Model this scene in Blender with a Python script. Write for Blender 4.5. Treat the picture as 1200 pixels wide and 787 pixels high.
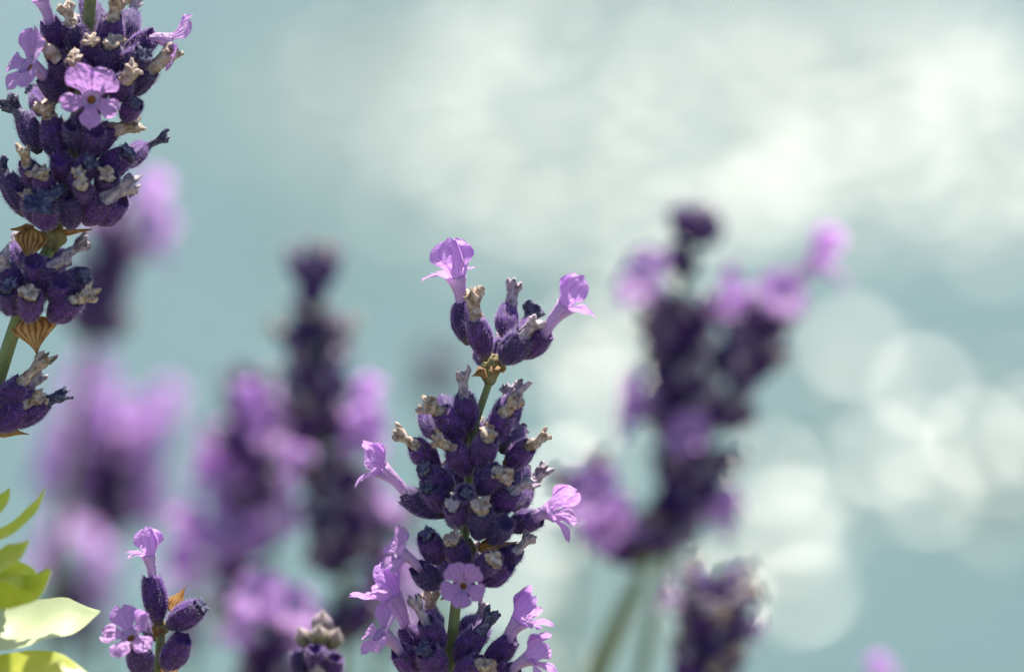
import bpy, math, random
import numpy as np
from mathutils import Vector, Matrix, noise

for _o in list(bpy.data.objects):
    bpy.data.objects.remove(_o)
scene = bpy.context.scene
COL = scene.collection
rad = math.radians

# ------------------------------------------------------------------ camera
PITCH = rad(12)
CAM = Vector((0, 0, 0.45))
FOCUS = 0.5
cam_data = bpy.data.cameras.new('camera')
camera = bpy.data.objects.new('camera', cam_data)
COL.objects.link(camera)
camera.location = CAM
camera.rotation_euler = (rad(90) - PITCH, 0, 0)
cam_data.sensor_width = 36
cam_data.lens = 120
cam_data.clip_start = 0.01
cam_data.clip_end = 5000
cam_data.dof.use_dof = True
cam_data.dof.focus_distance = FOCUS
cam_data.dof.aperture_fstop = 6.9
cam_data.dof.aperture_blades = 0
scene.camera = camera

# ------------------------------------------------------------------ light
SUN_EL, SUN_AZ = rad(62), rad(16)      # azimuth to the right of the view direction
world = bpy.data.worlds.new('World')
scene.world = world
world.use_nodes = True
wn = world.node_tree.nodes
sky = wn.new('ShaderNodeTexSky')
sky.sky_type = 'NISHITA'
sky.sun_disc = False
sky.sun_elevation = SUN_EL
sky.sun_rotation = SUN_AZ
sky.air_density = 1.0
sky.dust_density = 1.5
world.node_tree.links.new(sky.outputs[0], wn['Background'].inputs[0])
wn['Background'].inputs[1].default_value = 0.068
sun_data = bpy.data.lights.new('sun', 'SUN')
sun_data.energy = 5.0
sun_data.angle = rad(0.5)
sun_data.color = (1, 0.915, 0.80)
sun = bpy.data.objects.new('sun', sun_data)
COL.objects.link(sun)
to_sun = Vector((math.sin(SUN_AZ) * math.cos(SUN_EL), math.cos(SUN_AZ) * math.cos(SUN_EL), math.sin(SUN_EL)))
sun.rotation_euler = to_sun.to_track_quat('Z', 'Y').to_euler()
sun.location = to_sun * 5

scene.view_settings.view_transform = 'Standard'
scene.view_settings.look = 'None'
scene.view_settings.exposure = 1.28
scene.view_settings.gamma = 1
scene.render.engine = 'CYCLES'
scene.cycles.use_denoising = True
scene.cycles.denoiser = 'OPENIMAGEDENOISE'
scene.cycles.denoising_input_passes = 'RGB_ALBEDO_NORMAL'
scene.cycles.denoising_prefilter = 'ACCURATE'
scene.cycles.use_adaptive_sampling = False
scene.cycles.max_bounces = 8
scene.cycles.transparent_max_bounces = 8
scene.cycles.sample_clamp_indirect = 4
scene.cycles.caustics_reflective = False
scene.cycles.caustics_refractive = False

# ------------------------------------------------------------------ helpers
RIGHT = Vector((1, 0, 0))
UPC = Vector((0, math.sin(PITCH), math.cos(PITCH)))
FWD = Vector((0, math.cos(PITCH), -math.sin(PITCH)))
MM = 0.001
def P(px, py, d=FOCUS):
    """point seen at a spot of the 1200 x 787 photograph, d metres away"""
    return CAM + RIGHT * ((px - 600) / 4000 * d) + UPC * (-(py - 393.5) / 4000 * d) + FWD * d

def tag(o, label=None, cat=None, group=None, kind=None):
    if label: o['label'] = label
    if cat: o['category'] = cat
    if group: o['group'] = group
    if kind: o['kind'] = kind
    return o

def link(name, mesh, parent=None, matrix=None):
    o = bpy.data.objects.new(name, mesh)
    COL.objects.link(o)
    if parent is not None:
        o.parent = parent
    if matrix is not None:
        o.matrix_world = matrix
        if parent is not None:
            o.matrix_basis = world_inv(parent) @ matrix
    return o

WORLD = {}
def world_inv(p):
    m = p.matrix_basis.copy()
    q = p.parent
    while q is not None:
        m = q.matrix_basis @ m
        q = q.parent
    return m.inverted()

class MB:
    def __init__(self):
        self.v, self.f, self.m, self.uv = [], [], [], []
    def add(self, p, uv=(0, 0)):
        self.v.append(tuple(p)); self.uv.append(uv)
        return len(self.v) - 1
    def face(self, idx, mat=0):
        self.f.append(tuple(idx)); self.m.append(mat)
    def mesh(self, name, mats, smooth=True):
        me = bpy.data.meshes.new(name)
        me.from_pydata(self.v, [], self.f)
        for m in mats: me.materials.append(m)
        me.polygons.foreach_set('material_index', self.m)
        me.polygons.foreach_set('use_smooth', [smooth] * len(self.f))
        ul = me.uv_layers.new(name='UVMap')
        li = np.empty(len(me.loops), dtype=np.int32)
        me.loops.foreach_get('vertex_index', li)
        ul.data.foreach_set('uv', np.array(self.uv, dtype=np.float32)[li].ravel())
        me.update()
        return me

def nodes(name):
    m = bpy.data.materials.new(name)
    m.use_nodes = True
    t = m.node_tree
    t.nodes.clear()
    return m, t
def nn(t, kind, **kw):
    n = t.nodes.new(kind)
    for k, v in kw.items():
        if k.startswith('_'):
            n.inputs[k[1:].replace('_', ' ')].default_value = v
        else:
            setattr(n, k, v)
    return n
def ramp(t, src, stops):
    r = t.nodes.new('ShaderNodeValToRGB')
    e = r.color_ramp.elements
    while len(e) < len(stops): e.new(0.5)
    for i, (p, c) in enumerate(stops):
        e[i].position = p
        e[i].color = (*c, 1) if len(c) == 3 else c
    t.links.new(src, r.inputs[0])
    return r.outputs[0]

# ------------------------------------------------------------------ water
def water_material():
    m, t = nodes('water')
    out = nn(t, 'ShaderNodeOutputMaterial')
    b = nn(t, 'ShaderNodeBsdfPrincipled')
    at = nn(t, 'ShaderNodeAttribute', attribute_name='ruffle')      # fine capillary ripples, too small to mesh
    rr = nn(t, 'ShaderNodeMath', operation='MULTIPLY_ADD'); rr.inputs[1].default_value = 0.11; rr.inputs[2].default_value = 0.26
    t.links.new(at.outputs['Fac'], rr.inputs[0]); t.links.new(rr.outputs[0], b.inputs['Roughness'])
    b.inputs['IOR'].default_value = 1.33
    geo = nn(t, 'ShaderNodeNewGeometry')
    n1 = nn(t, 'ShaderNodeTexNoise')
    n1.inputs['Scale'].default_value = 0.35
    n1.inputs['Detail'].default_value = 2
    t.links.new(geo.outputs['Position'], n1.inputs['Vector'])
    c = ramp(t, n1.outputs[0], [(0.3, WATER_A), (0.7, WATER_B)])
    t.links.new(c, b.inputs['Base Color'])
    t.links.new(b.outputs[0], out.inputs[0])
    return m
WATER_A, WATER_B = (0.046, 0.094, 0.093), (0.062, 0.112, 0.109)
WATER_Z = -1.1
def build_water():
    def axis(start, stop, step0, breaks):
        out, p = [start], start
        while p < stop:
            s = step0
            for b, st in breaks:
                if p >= b: s = st
            if p > breaks[-1][0]:
                s = max(s, 0.06 * (p - breaks[-1][0]) + breaks[-1][1])
            p += s
            out.append(p)
        return out
    ys = np.array(axis(1.2, 1800, 0.05, [(4.2, 0.014), (7.6, 0.024), (16.5, 0.05)]))
    xr = axis(0, 900, 0.012, [(1.3, 0.02), (2.3, 0.05)])
    xl = axis(0, 900, 0.012, [(0.9, 0.02), (2.3, 0.05)])
    xs = np.array([-v for v in reversed(xl[1:])] + xr)
    X, Y = np.meshgrid(xs, ys)
    rng = np.random.RandomState(WAVE_SEED)
    def field(lo, hi, n, spread):
        k = 2 * np.pi / np.exp(rng.uniform(np.log(lo), np.log(hi), n))
        a = rng.normal(0, spread, n)
        ph = rng.uniform(0, 2 * np.pi, n)
        kx, ky = k * np.sin(a), k * np.cos(a)
        amp = 1 / k
        h = np.zeros_like(X)
        for i in range(n):
            h += amp[i] * np.sin(kx[i] * X + ky[i] * Y + ph[i])
        return h / math.sqrt(0.5 * np.sum((amp * ky) ** 2))
    s_long = np.full_like(X, CALM)
    for (x, y, rx, ry, a) in PATCH_FAR:
        s_long += RUFFLE * a * np.exp(-((X - x) / rx) ** 2 - ((Y - y) / ry) ** 2)
    s_long = np.minimum(s_long, 0.32)
    # beyond the view the breeze goes on the same way: an even ruffle
    far = np.clip((Y - 15) / 4, 0, 1) + np.clip((np.abs(X - 0.3) - 2.4) / 1.5, 0, 1)
    s_long = np.where(far > 0, s_long * (1 - np.clip(far, 0, 1)) + 0.11 * np.clip(far, 0, 1), s_long)
    s_short = np.zeros_like(X)
    for (x, y, rx, ry, a) in PATCH_NEAR:
        s_short += RIPPLE * a * np.exp(-((X - x) / rx) ** 2 - ((Y - y) / ry) ** 2)
    rng = np.random.RandomState(NEAR_SEED)
    near = field(0.15, 0.30, 40, 0.75)
    fade = 1 - np.clip((np.hypot(X, Y) - 25) / 60, 0, 1)
    Z = WATER_Z + (s_long * field(0.11, 0.40, 60, 0.6) + s_short * near) * fade
    ny, nx = X.shape
    co = np.stack([X, Y, Z], -1).reshape(-1, 3)
    idx = np.arange(ny * nx).reshape(ny, nx)
    q = np.stack([idx[:-1, :-1], idx[:-1, 1:], idx[1:, 1:], idx[1:, :-1]], -1).reshape(-1, 4)
    me = bpy.data.meshes.new('water')
    me.vertices.add(len(co)); me.vertices.foreach_set('co', co.ravel())
    me.loops.add(q.size); me.loops.foreach_set('vertex_index', q.ravel())
    me.polygons.add(len(q))
    me.polygons.foreach_set('loop_start', np.arange(len(q)) * 4)
    me.polygons.foreach_set('use_smooth', np.ones(len(q), dtype=bool))
    me.update(calc_edges=True)
    ra = me.attributes.new('ruffle', 'FLOAT', 'POINT')
    ra.data.foreach_set('value', np.clip((s_long - CALM) / 0.14, 0, 1).astype(np.float32).ravel())
    me.materials.append(water_material())
    o = link('water', me)
    tag(o, 'sunlit teal water with sparkling ripples behind the lavender', 'water', kind='structure')
NEAR_SEED = 6
WAVE_SEED, CALM, RUFFLE, RIPPLE = 7, 0.065, 0.24, 0.37
PATCH_FAR = [(0.16, 13.3, 0.50, 2.2, 1), (0.67, 12.5, 0.50, 2.2, 0.9), (0.86, 10.5, 0.34, 1.5, 0.9), (1.59, 12.6, 0.42, 2.4, 1), (1.35, 10.9, 0.35, 1.4, 0.8),
             (0.05, 10.9, 0.45, 1.7, 0.8), (1.16, 9.65, 0.40, 1.2, 0.8), (-0.36, 11.3, 0.34, 1.8, 0.75), (0.23, 9.07, 0.34, 1.1, 0.75), (-0.75, 12.8, 0.35, 1.8, 0.35), (0.5, 9.6, 0.3, 1.0, 0.6),
             (-0.7, 11.6, 0.8, 2.6, 0.32), (0.2, 9.6, 1.1, 2.0, 0.35)]
PATCH_NEAR = [(0.71, 6.91, 0.14, 0.38, 1.2), (0.51, 6.0, 0.16, 0.36, 0.95), (0.41, 5.45, 0.13, 0.26, 1.2), (0.84, 6.07, 0.14, 0.40, 1.25),
              (1.0, 6.61, 0.12, 0.40, 0.9), (0.16, 7.0, 0.16, 0.6, 0.9), (0.10, 5.9, 0.14, 0.5, 0.68), (0.13, 5.15, 0.18, 0.34, 0.66), (-0.02, 5.1, 0.1, 0.3, 0.75), (0.3, 8.0, 0.2, 0.5, 0.6), (0.98, 5.6, 0.1, 0.25, 0.6)]
build_water()

# ------------------------------------------------------------------ ground (the bank the lavender grows on, below the frame)
def ground_material():
    m, t = nodes('pale_gravel')
    out = nn(t, 'ShaderNodeOutputMaterial'); b = nn(t, 'ShaderNodeBsdfPrincipled', _Roughness=0.95)
    geo = nn(t, 'ShaderNodeNewGeometry')
    n1 = nn(t, 'ShaderNodeTexNoise', _Scale=18.0, _Detail=8.0)
    t.links.new(geo.outputs['Position'], n1.inputs['Vector'])
    t.links.new(ramp(t, n1.outputs[0], [(0.3, (0.09, 0.085, 0.06)), (0.5, (0.17, 0.165, 0.12)), (0.7, (0.26, 0.25, 0.20))]), b.inputs['Base Color'])
    bp = nn(t, 'ShaderNodeBump', _Strength=0.8, _Distance=0.02)
    t.links.new(n1.outputs[0], bp.inputs['Height']); t.links.new(bp.outputs[0], b.inputs['Normal'])
    t.links.new(b.outputs[0], out.inputs[0])
    return m
def build_ground():
    xs = np.concatenate([-np.geomspace(1.2, 900, 24)[::-1], np.linspace(-1.15, 1.15, 60), np.geomspace(1.2, 900, 24)])
    ys = np.concatenate([-np.geomspace(0.5, 900, 20)[::-1], np.linspace(-0.45, 2.2, 90)])
    mb = MB()
    for y in ys:
        for x in xs:
            k = min(1, max(0, (y - 1.05) / 0.75)); k = k * k * (3 - 2 * k)
            near = 1 if abs(x) < 3 and y > -3 else 0
            z = -1.6 * k + near * 0.018 * noise.noise((x * 6, y * 6, 0.3)) + near * 0.006 * noise.noise((x * 31, y * 31, 2.3))
            mb.add((x, y, z))
    n = len(xs)
    for j in range(len(ys) - 1):
        for i in range(n - 1):
            a = j * n + i
            mb.face((a, a + 1, a + n + 1, a + n))
    o = link('ground', mb.mesh('ground', [ground_material()]))
    tag(o, 'earth bank sloping to the water under the lavender', 'ground', kind='structure')
build_ground()

# ------------------------------------------------------------------ plant materials
def petal_material(name, light, vein, trans=0.5):
    m, t = nodes(name)
    out = nn(t, 'ShaderNodeOutputMaterial')
    uv = nn(t, 'ShaderNodeUVMap')
    sep = nn(t, 'ShaderNodeSeparateXYZ'); t.links.new(uv.outputs[0], sep.inputs[0])
    obj = nn(t, 'ShaderNodeTexCoord')
    nz = nn(t, 'ShaderNodeTexNoise', _Scale=900.0, _Detail=3.0)
    t.links.new(obj.outputs['Object'], nz.inputs['Vector'])
    # veins run along the petal: narrow lines in u, wandering a little
    mx = nn(t, 'ShaderNodeMath', operation='MULTIPLY_ADD'); mx.inputs[1].default_value = 26.0
    wob = nn(t, 'ShaderNodeMath', operation='MULTIPLY'); wob.inputs[1].default_value = 3.2
    t.links.new(nz.outputs[0], wob.inputs[0]); t.links.new(sep.outputs[0], mx.inputs[0]); t.links.new(wob.outputs[0], mx.inputs[2])
    sn = nn(t, 'ShaderNodeMath', operation='SINE'); t.links.new(mx.outputs[0], sn.inputs[0])
    vn = ramp(t, sn.outputs[0], [(0.55, (0, 0, 0)), (1.0, (1, 1, 1))])
    rnd = nn(t, 'ShaderNodeObjectInfo')
    base = nn(t, 'ShaderNodeMix', data_type='RGBA')
    base.inputs['A'].default_value = (*light, 1); base.inputs['B'].default_value = (*[c * 0.80 for c in light[:2]], light[2] * 0.9, 1)
    t.links.new(rnd.outputs['Random'], base.inputs['Factor'])
    mixv = nn(t, 'ShaderNodeMix', data_type='RGBA')
    mixv.inputs['B'].default_value = (*vein, 1)
    sc = nn(t, 'ShaderNodeMath', operation='MULTIPLY'); sc.inputs[1].default_value = 0.55
    t.links.new(vn, sc.inputs[0]); t.links.new(sc.outputs[0], mixv.inputs['Factor']); t.links.new(base.outputs['Result'], mixv.inputs['A'])
    d = nn(t, 'ShaderNodeBsdfPrincipled', _Roughness=0.55)
    d.inputs['Sheen Weight'].default_value = 0.35
    d.inputs['Sheen Tint'].default_value = (0.9, 0.8, 1, 1)
    tr = nn(t, 'ShaderNodeBsdfTranslucent')
    t.links.new(mixv.outputs['Result'], d.inputs['Base Color']); t.links.new(mixv.outputs['Result'], tr.inputs['Color'])
    bp = nn(t, 'ShaderNodeBump', _Strength=0.35, _Distance=0.00012)
    nf = nn(t, 'ShaderNodeTexNoise', _Scale=4500.0, _Detail=3.0); t.links.new(obj.outputs['Object'], nf.inputs['Vector'])
    nb = nn(t, 'ShaderNodeTexNoise', _Scale=1100.0, _Detail=2.0); t.links.new(obj.outputs['Object'], nb.inputs['Vector'])
    b2 = nn(t, 'ShaderNodeBump', _Strength=0.6, _Distance=0.0001); t.links.new(nf.outputs[0], b2.inputs['Height'])
    b3 = nn(t, 'ShaderNodeBump', _Strength=0.7, _Distance=0.0006); t.links.new(nb.outputs[0], b3.inputs['Height'])
    t.links.new(b2.outputs[0], b3.inputs['Normal']); t.links.new(b3.outputs[0], bp.inputs['Normal'])
    t.links.new(sn.outputs[0], bp.inputs['Height']); t.links.new(bp.outputs[0], d.inputs['Normal']); t.links.new(bp.outputs[0], tr.inputs['Normal'])
    ms = nn(t, 'ShaderNodeMixShader'); ms.inputs[0].default_value = trans
    t.links.new(d.outputs[0], ms.inputs[1]); t.links.new(tr.outputs[0], ms.inputs[2]); t.links.new(ms.outputs[0], out.inputs[0])
    return m

def calyx_material(name, dark, mid, navy, foot, top=None):
    m, t = nodes(name)
    out = nn(t, 'ShaderNodeOutputMaterial')
    tc = nn(t, 'ShaderNodeTexCoord'); uv = nn(t, 'ShaderNodeUVMap')
    sep = nn(t, 'ShaderNodeSeparateXYZ'); t.links.new(uv.outputs[0], sep.inputs[0])
    rnd = nn(t, 'ShaderNodeObjectInfo')
    nz = nn(t, 'ShaderNodeTexNoise', _Scale=700.0, _Detail=5.0); t.links.new(tc.outputs['Object'], nz.inputs['Vector'])
    c1 = ramp(t, nz.outputs[0], [(0.35, dark), (0.65, mid)])
    mixn = nn(t, 'ShaderNodeMix', data_type='RGBA'); mixn.inputs['B'].default_value = (*navy, 1)
    f = ramp(t, rnd.outputs['Random'], [(0.45, (0, 0, 0)), (1.0, (0.8, 0.8, 0.8))])
    t.links.new(f, mixn.inputs['Factor']); t.links.new(c1, mixn.inputs['A'])
    mixf = nn(t, 'ShaderNodeMix', data_type='RGBA'); mixf.inputs['B'].default_value = (*foot, 1)
    ff = ramp(t, sep.outputs[1], [(0.02, (1, 1, 1)), (0.22, (0, 0, 0))])
    t.links.new(ff, mixf.inputs['Factor']); t.links.new(mixn.outputs['Result'], mixf.inputs['A'])
    last = mixf.outputs['Result']
    if top:
        mixt = nn(t, 'ShaderNodeMix', data_type='RGBA'); mixt.inputs['B'].default_value = (*top, 1)
        ft = ramp(t, sep.outputs[1], [(0.62, (0, 0, 0)), (0.95, (1, 1, 1))])
        t.links.new(ft, mixt.inputs['Factor']); t.links.new(last, mixt.inputs['A'])
        last = mixt.outputs['Result']
    b = nn(t, 'ShaderNodeBsdfPrincipled', _Roughness=0.75)
    b.inputs['Sheen Weight'].default_value = 0.3
    b.inputs['Sheen Tint'].default_value = (0.6, 0.4, 1, 1)
    t.links.new(last, b.inputs['Base Color'])
    bp = nn(t, 'ShaderNodeBump', _Strength=0.5, _Distance=0.00015)
    t.links.new(nz.outputs[0], bp.inputs['Height']); t.links.new(bp.outputs[0], b.inputs['Normal'])
    t.links.new(b.outputs[0], out.inputs[0])
    return m

def thin_material(name, cols, scale, trans=0.3, rough=0.8, ribs=0, bump=0.6):
    m, t = nodes(name)
    out = nn(t, 'ShaderNodeOutputMaterial')
    tc = nn(t, 'ShaderNodeTexCoord'); rnd = nn(t, 'ShaderNodeObjectInfo')
    nz = nn(t, 'ShaderNodeTexNoise', noise_dimensions='4D', _Scale=scale, _Detail=6.0, _Roughness=0.65)
    w = nn(t, 'ShaderNodeMath', operation='MULTIPLY'); w.inputs[1].default_value = 20
    t.links.new(rnd.outputs['Random'], w.inputs[0]); t.links.new(w.outputs[0], nz.inputs['W'])
    t.links.new(tc.outputs['Object'], nz.inputs['Vector'])
    src = nz.outputs[0]
    if ribs:
        uv = nn(t, 'ShaderNodeUVMap'); sep = nn(t, 'ShaderNodeSeparateXYZ'); t.links.new(uv.outputs[0], sep.inputs[0])
        mu = nn(t, 'ShaderNodeMath', operation='MULTIPLY'); mu.inputs[1].default_value = ribs
        t.links.new(sep.outputs[0], mu.inputs[0])
        sn = nn(t, 'ShaderNodeMath', operation='SINE'); t.links.new(mu.outputs[0], sn.inputs[0])
        ad = nn(t, 'ShaderNodeMath', operation='MULTIPLY_ADD'); ad.inputs[1].default_value = 0.13
        t.links.new(sn.outputs[0], ad.inputs[0]); t.links.new(src, ad.inputs[2])
        src = ad.outputs[0]
    n = len(cols)
    c = ramp(t, src, [(0.3 + 0.4 * i / (n - 1), k) for i, k in enumerate(cols)])
    d = nn(t, 'ShaderNodeBsdfPrincipled', _Roughness=rough)
    tr = nn(t, 'ShaderNodeBsdfTranslucent')
    t.links.new(c, d.inputs['Base Color']); t.links.new(c, tr.inputs['Color'])
    bp = nn(t, 'ShaderNodeBump', _Strength=bump, _Distance=0.00025)
    t.links.new(src, bp.inputs['Height']); t.links.new(bp.outputs[0], d.inputs['Normal'])
    ms = nn(t, 'ShaderNodeMixShader'); ms.inputs[0].default_value = trans
    t.links.new(d.outputs[0], ms.inputs[1]); t.links.new(tr.outputs[0], ms.inputs[2]); t.links.new(ms.outputs[0], out.inputs[0])
    return m

M = {}
M['petal'] = petal_material('lilac_petal', (0.68, 0.38, 0.82), (0.44, 0.18, 0.64))
M['tube'] = petal_material('pale_flower_tube', (0.70, 0.50, 0.78), (0.45, 0.24, 0.62), 0.4)
M['throat'] = thin_material('flower_throat', [(0.10, 0.03, 0.01), (0.45, 0.20, 0.04)], 2500, 0.1)
M['calyx'] = calyx_material('violet_calyx', (0.014, 0.003, 0.048), (0.076, 0.013, 0.180), (0.008, 0.009, 0.060), (0.09, 0.08, 0.05))
M['bud'] = calyx_material('green_bud', (0.11, 0.12, 0.035), (0.20, 0.19, 0.06), (0.07, 0.04, 0.16), (0.14, 0.15, 0.04), (0.46, 0.36, 0.36))
M['fuzz'] = thin_material('violet_hairs', [(0.24, 0.13, 0.46), (0.52, 0.40, 0.70)], 300, 0.6, 0.6, bump=0)
M['fuzz_pale'] = thin_material('pale_hairs', [(0.60, 0.54, 0.52), (0.72, 0.68, 0.66)], 300, 0.45, 0.6, bump=0)
M['tan'] = thin_material('dry_tan_flower', [(0.08, 0.035, 0.018), (0.33, 0.23, 0.16), (0.60, 0.51, 0.45), (0.78, 0.72, 0.68)], 1300, 0.2)
M['grey'] = thin_material('dry_lilac_flower', [(0.08, 0.05, 0.08), (0.32, 0.26, 0.33), (0.54, 0.48, 0.55), (0.70, 0.65, 0.68)], 1300, 0.2)
M['navy'] = thin_material('dry_navy_flower', [(0.012, 0.013, 0.04), (0.035, 0.04, 0.11), (0.13, 0.13, 0.22), (0.42, 0.39, 0.46)], 1500, 0.15)
M['stem'] = thin_material('green_stem', [(0.10, 0.15, 0.035), (0.19, 0.25, 0.075), (0.25, 0.29, 0.12)], 500, 0.1, 0.6)
M['bract'] = thin_material('papery_bract', [(0.16, 0.06, 0.015), (0.40, 0.20, 0.06), (0.58, 0.36, 0.15)], 500, 0.45, 0.6, ribs=42)
M['leaf'] = thin_material('green_leaf', [(0.42, 0.54, 0.05), (0.56, 0.63, 0.07), (0.66, 0.68, 0.12)], 160, 0.58, 0.35, bump=0.1)
M['leaf_pale'] = thin_material('pale_green_leaf', [(0.44, 0.55, 0.28), (0.54, 0.63, 0.37), (0.60, 0.67, 0.43)], 90, 0.35, 0.4, bump=0.1)

# ------------------------------------------------------------------ plant meshes (millimetres scaled to metres)
R0 = random.Random(11)
def hairs(mb, pts, n, length, width, mat, rng, lean=0.5):
    """n fine hairs standing on the (position, normal, along) samples: thin two-triangle blades"""
    for _ in range(n):
        p, nrm, al = pts[rng.randrange(len(pts))]
        j = Vector((rng.gauss(0, 1), rng.gauss(0, 1), rng.gauss(0, 1)))
        d = (nrm + al * lean * rng.random() + j * 0.28).normalized()
        s = d.cross(j).normalized() * width * 0.5
        ln = length * rng.uniform(0.5, 1.25)
        q = p + j * 0.05 * MM
        bend = (al * 0.25 + j * 0.12) * ln
        a = mb.add(q - s); b = mb.add(q + s)
        c = mb.add(q + d * ln * 0.6 + s * 0.7); e = mb.add(q + d * ln * 0.6 - s * 0.7)
        tip = mb.add(q + d * ln + bend)
        mb.face((a, b, c, e), mat); mb.face((e, c, tip), mat)

def calyx_mesh(seed, fuzz=1300, L=6.2, R=1.74, mouth=0.74, mats=None, closed=False):
    rng = random.Random(seed); mb = MB()
    NR, NC = 16, 40
    bend = rng.uniform(-0.35, 0.35); peak = rng.uniform(0.50, 0.60)
    pts = []; rows = []
    for j in range(NR):
        t = j / (NR - 1)
        if t < peak:
            k = t / peak; r = 0.26 + 0.74 * math.sin(k * math.pi / 2) ** 0.85
        else:
            k = (t - peak) / (1 - peak); r = 1 - (1 - mouth) * k * k
        if closed and t > 0.55: r *= max(0.05, 1 - ((t - 0.55) / 0.45) ** 1.6)
        row = []
        for i in range(NC):
            a = 2 * math.pi * i / NC
            rib = 1 + 0.075 * math.cos(a * 10) * math.sin(math.pi * min(1, t * 1.05))
            lump = 1 + 0.07 * noise.noise((math.cos(a) * 1.3, math.sin(a) * 1.3, t * 3 + seed * 7.1))
            tooth = 0.35 * max(0, math.cos(a * 5)) * (t == 1) - 0.12 * (t == 1)
            rr = R * r * rib * lump
            p = Vector((rr * math.cos(a) + bend * math.sin(t * math.pi), rr * math.sin(a), L * t + tooth)) * MM
            row.append(mb.add(p, (i / NC, t)))
            if t > 0.08:
                pts.append((p, Vector((math.cos(a), math.sin(a), 0.25 if t < peak else 0.35)).normalized(), Vector((0, 0, 1))))
        rows.append(row)
    if not closed:                       # the mouth folds inward
        for rr, z in ((mouth * 0.72, -0.35), (mouth * 0.4, -0.9)):
            rows.append([mb.add(Vector((R * rr * math.cos(2 * math.pi * i / NC), R * rr * math.sin(2 * math.pi * i / NC), L + z)) * MM, (i / NC, 1)) for i in range(NC)])
    for a, b in zip(rows, rows[1:]):
        for i in range(NC):
            k = (i + 1) % NC
            mb.face((a[i], a[k], b[k], b[i]))
    mb.face(list(reversed(rows[0]))); mb.face(rows[-1])
    if fuzz:
        hairs(mb, pts, fuzz, 0.42 * MM, 0.026 * MM, 1, rng, 0.7)
        hairs(mb, pts, fuzz // 4, 0.50 * MM, 0.030 * MM, 2, rng, 0.7)
    return mb.mesh('calyx', (mats or [M['calyx'], M['fuzz']]) + [M['fuzz_pale']])

def cap_mesh(seed, mat, fuzz=150, L=4.0):
    """a withered flower: a shrunken, folded tube with a crumpled end"""
    rng = random.Random(seed); mb = MB()
    NR, NC = 26, 34
    rt = rng.uniform(1.0, 1.3); neck = rng.uniform(0.72, 0.92); waist = rng.uniform(0.45, 0.7)
    cx, cy = rng.uniform(-0.6, 0.6), rng.uniform(-0.6, 0.6)
    folds = rng.choice((3, 4, 5)); rows = []; pts = []
    for j in range(NR):
        t = j / (NR - 1)
        if t < waist: r = neck + 0.12 * math.cos(t / waist * math.pi)
        else:
            k = (t - waist) / (1 - waist)
            r = neck - 0.12 + (rt - neck + 0.12) * math.sin(min(1, k * 1.15) * math.pi / 2)
        if t > 0.92: r *= 0.84
        if j == NR - 1: r *= 0.45
        row = []
        for i in range(NC):
            a = 2 * math.pi * i / NC
            n1 = noise.noise((math.cos(a) * 1.6 + seed * 3.3, math.sin(a) * 1.6, t * 2.2))
            n2 = noise.noise((math.cos(a) * 3 + seed, math.sin(a) * 3, t * 7)) - 0.8 * abs(noise.noise((math.cos(a) * 5 + seed, math.sin(a) * 5, t * 9)))
            rr = r * (1 + 0.36 * n1 + 0.34 * n2 * (0.35 + t) + 0.16 * math.cos(folds * a + t * 3 + seed) * t)
            z = L * t + 0.9 * n1 * t * t + (0.35 * math.cos(folds * a) * (t > 0.85) if j < NR - 1 else -0.5)
            p = Vector((rr * math.cos(a) + cx * t * t, rr * math.sin(a) + cy * t * t, z)) * MM
            row.append(mb.add(p, (i / NC, t)))
            if j < NR - 1: pts.append((p, Vector((math.cos(a), math.sin(a), 0.1)).normalized(), Vector((0, 0, 1))))
        rows.append(row)
    for a, b in zip(rows, rows[1:]):
        for i in range(NC):
            k = (i + 1) % NC
            mb.face((a[i], a[k], b[k], b[i]))
    mb.face(rows[-1]); mb.face(list(reversed(rows[0])))
    if fuzz: hairs(mb, pts, fuzz, 0.22 * MM, 0.024 * MM, 1, rng)
    return mb.mesh('withered_corolla', [mat, M['fuzz_pale']])

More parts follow.
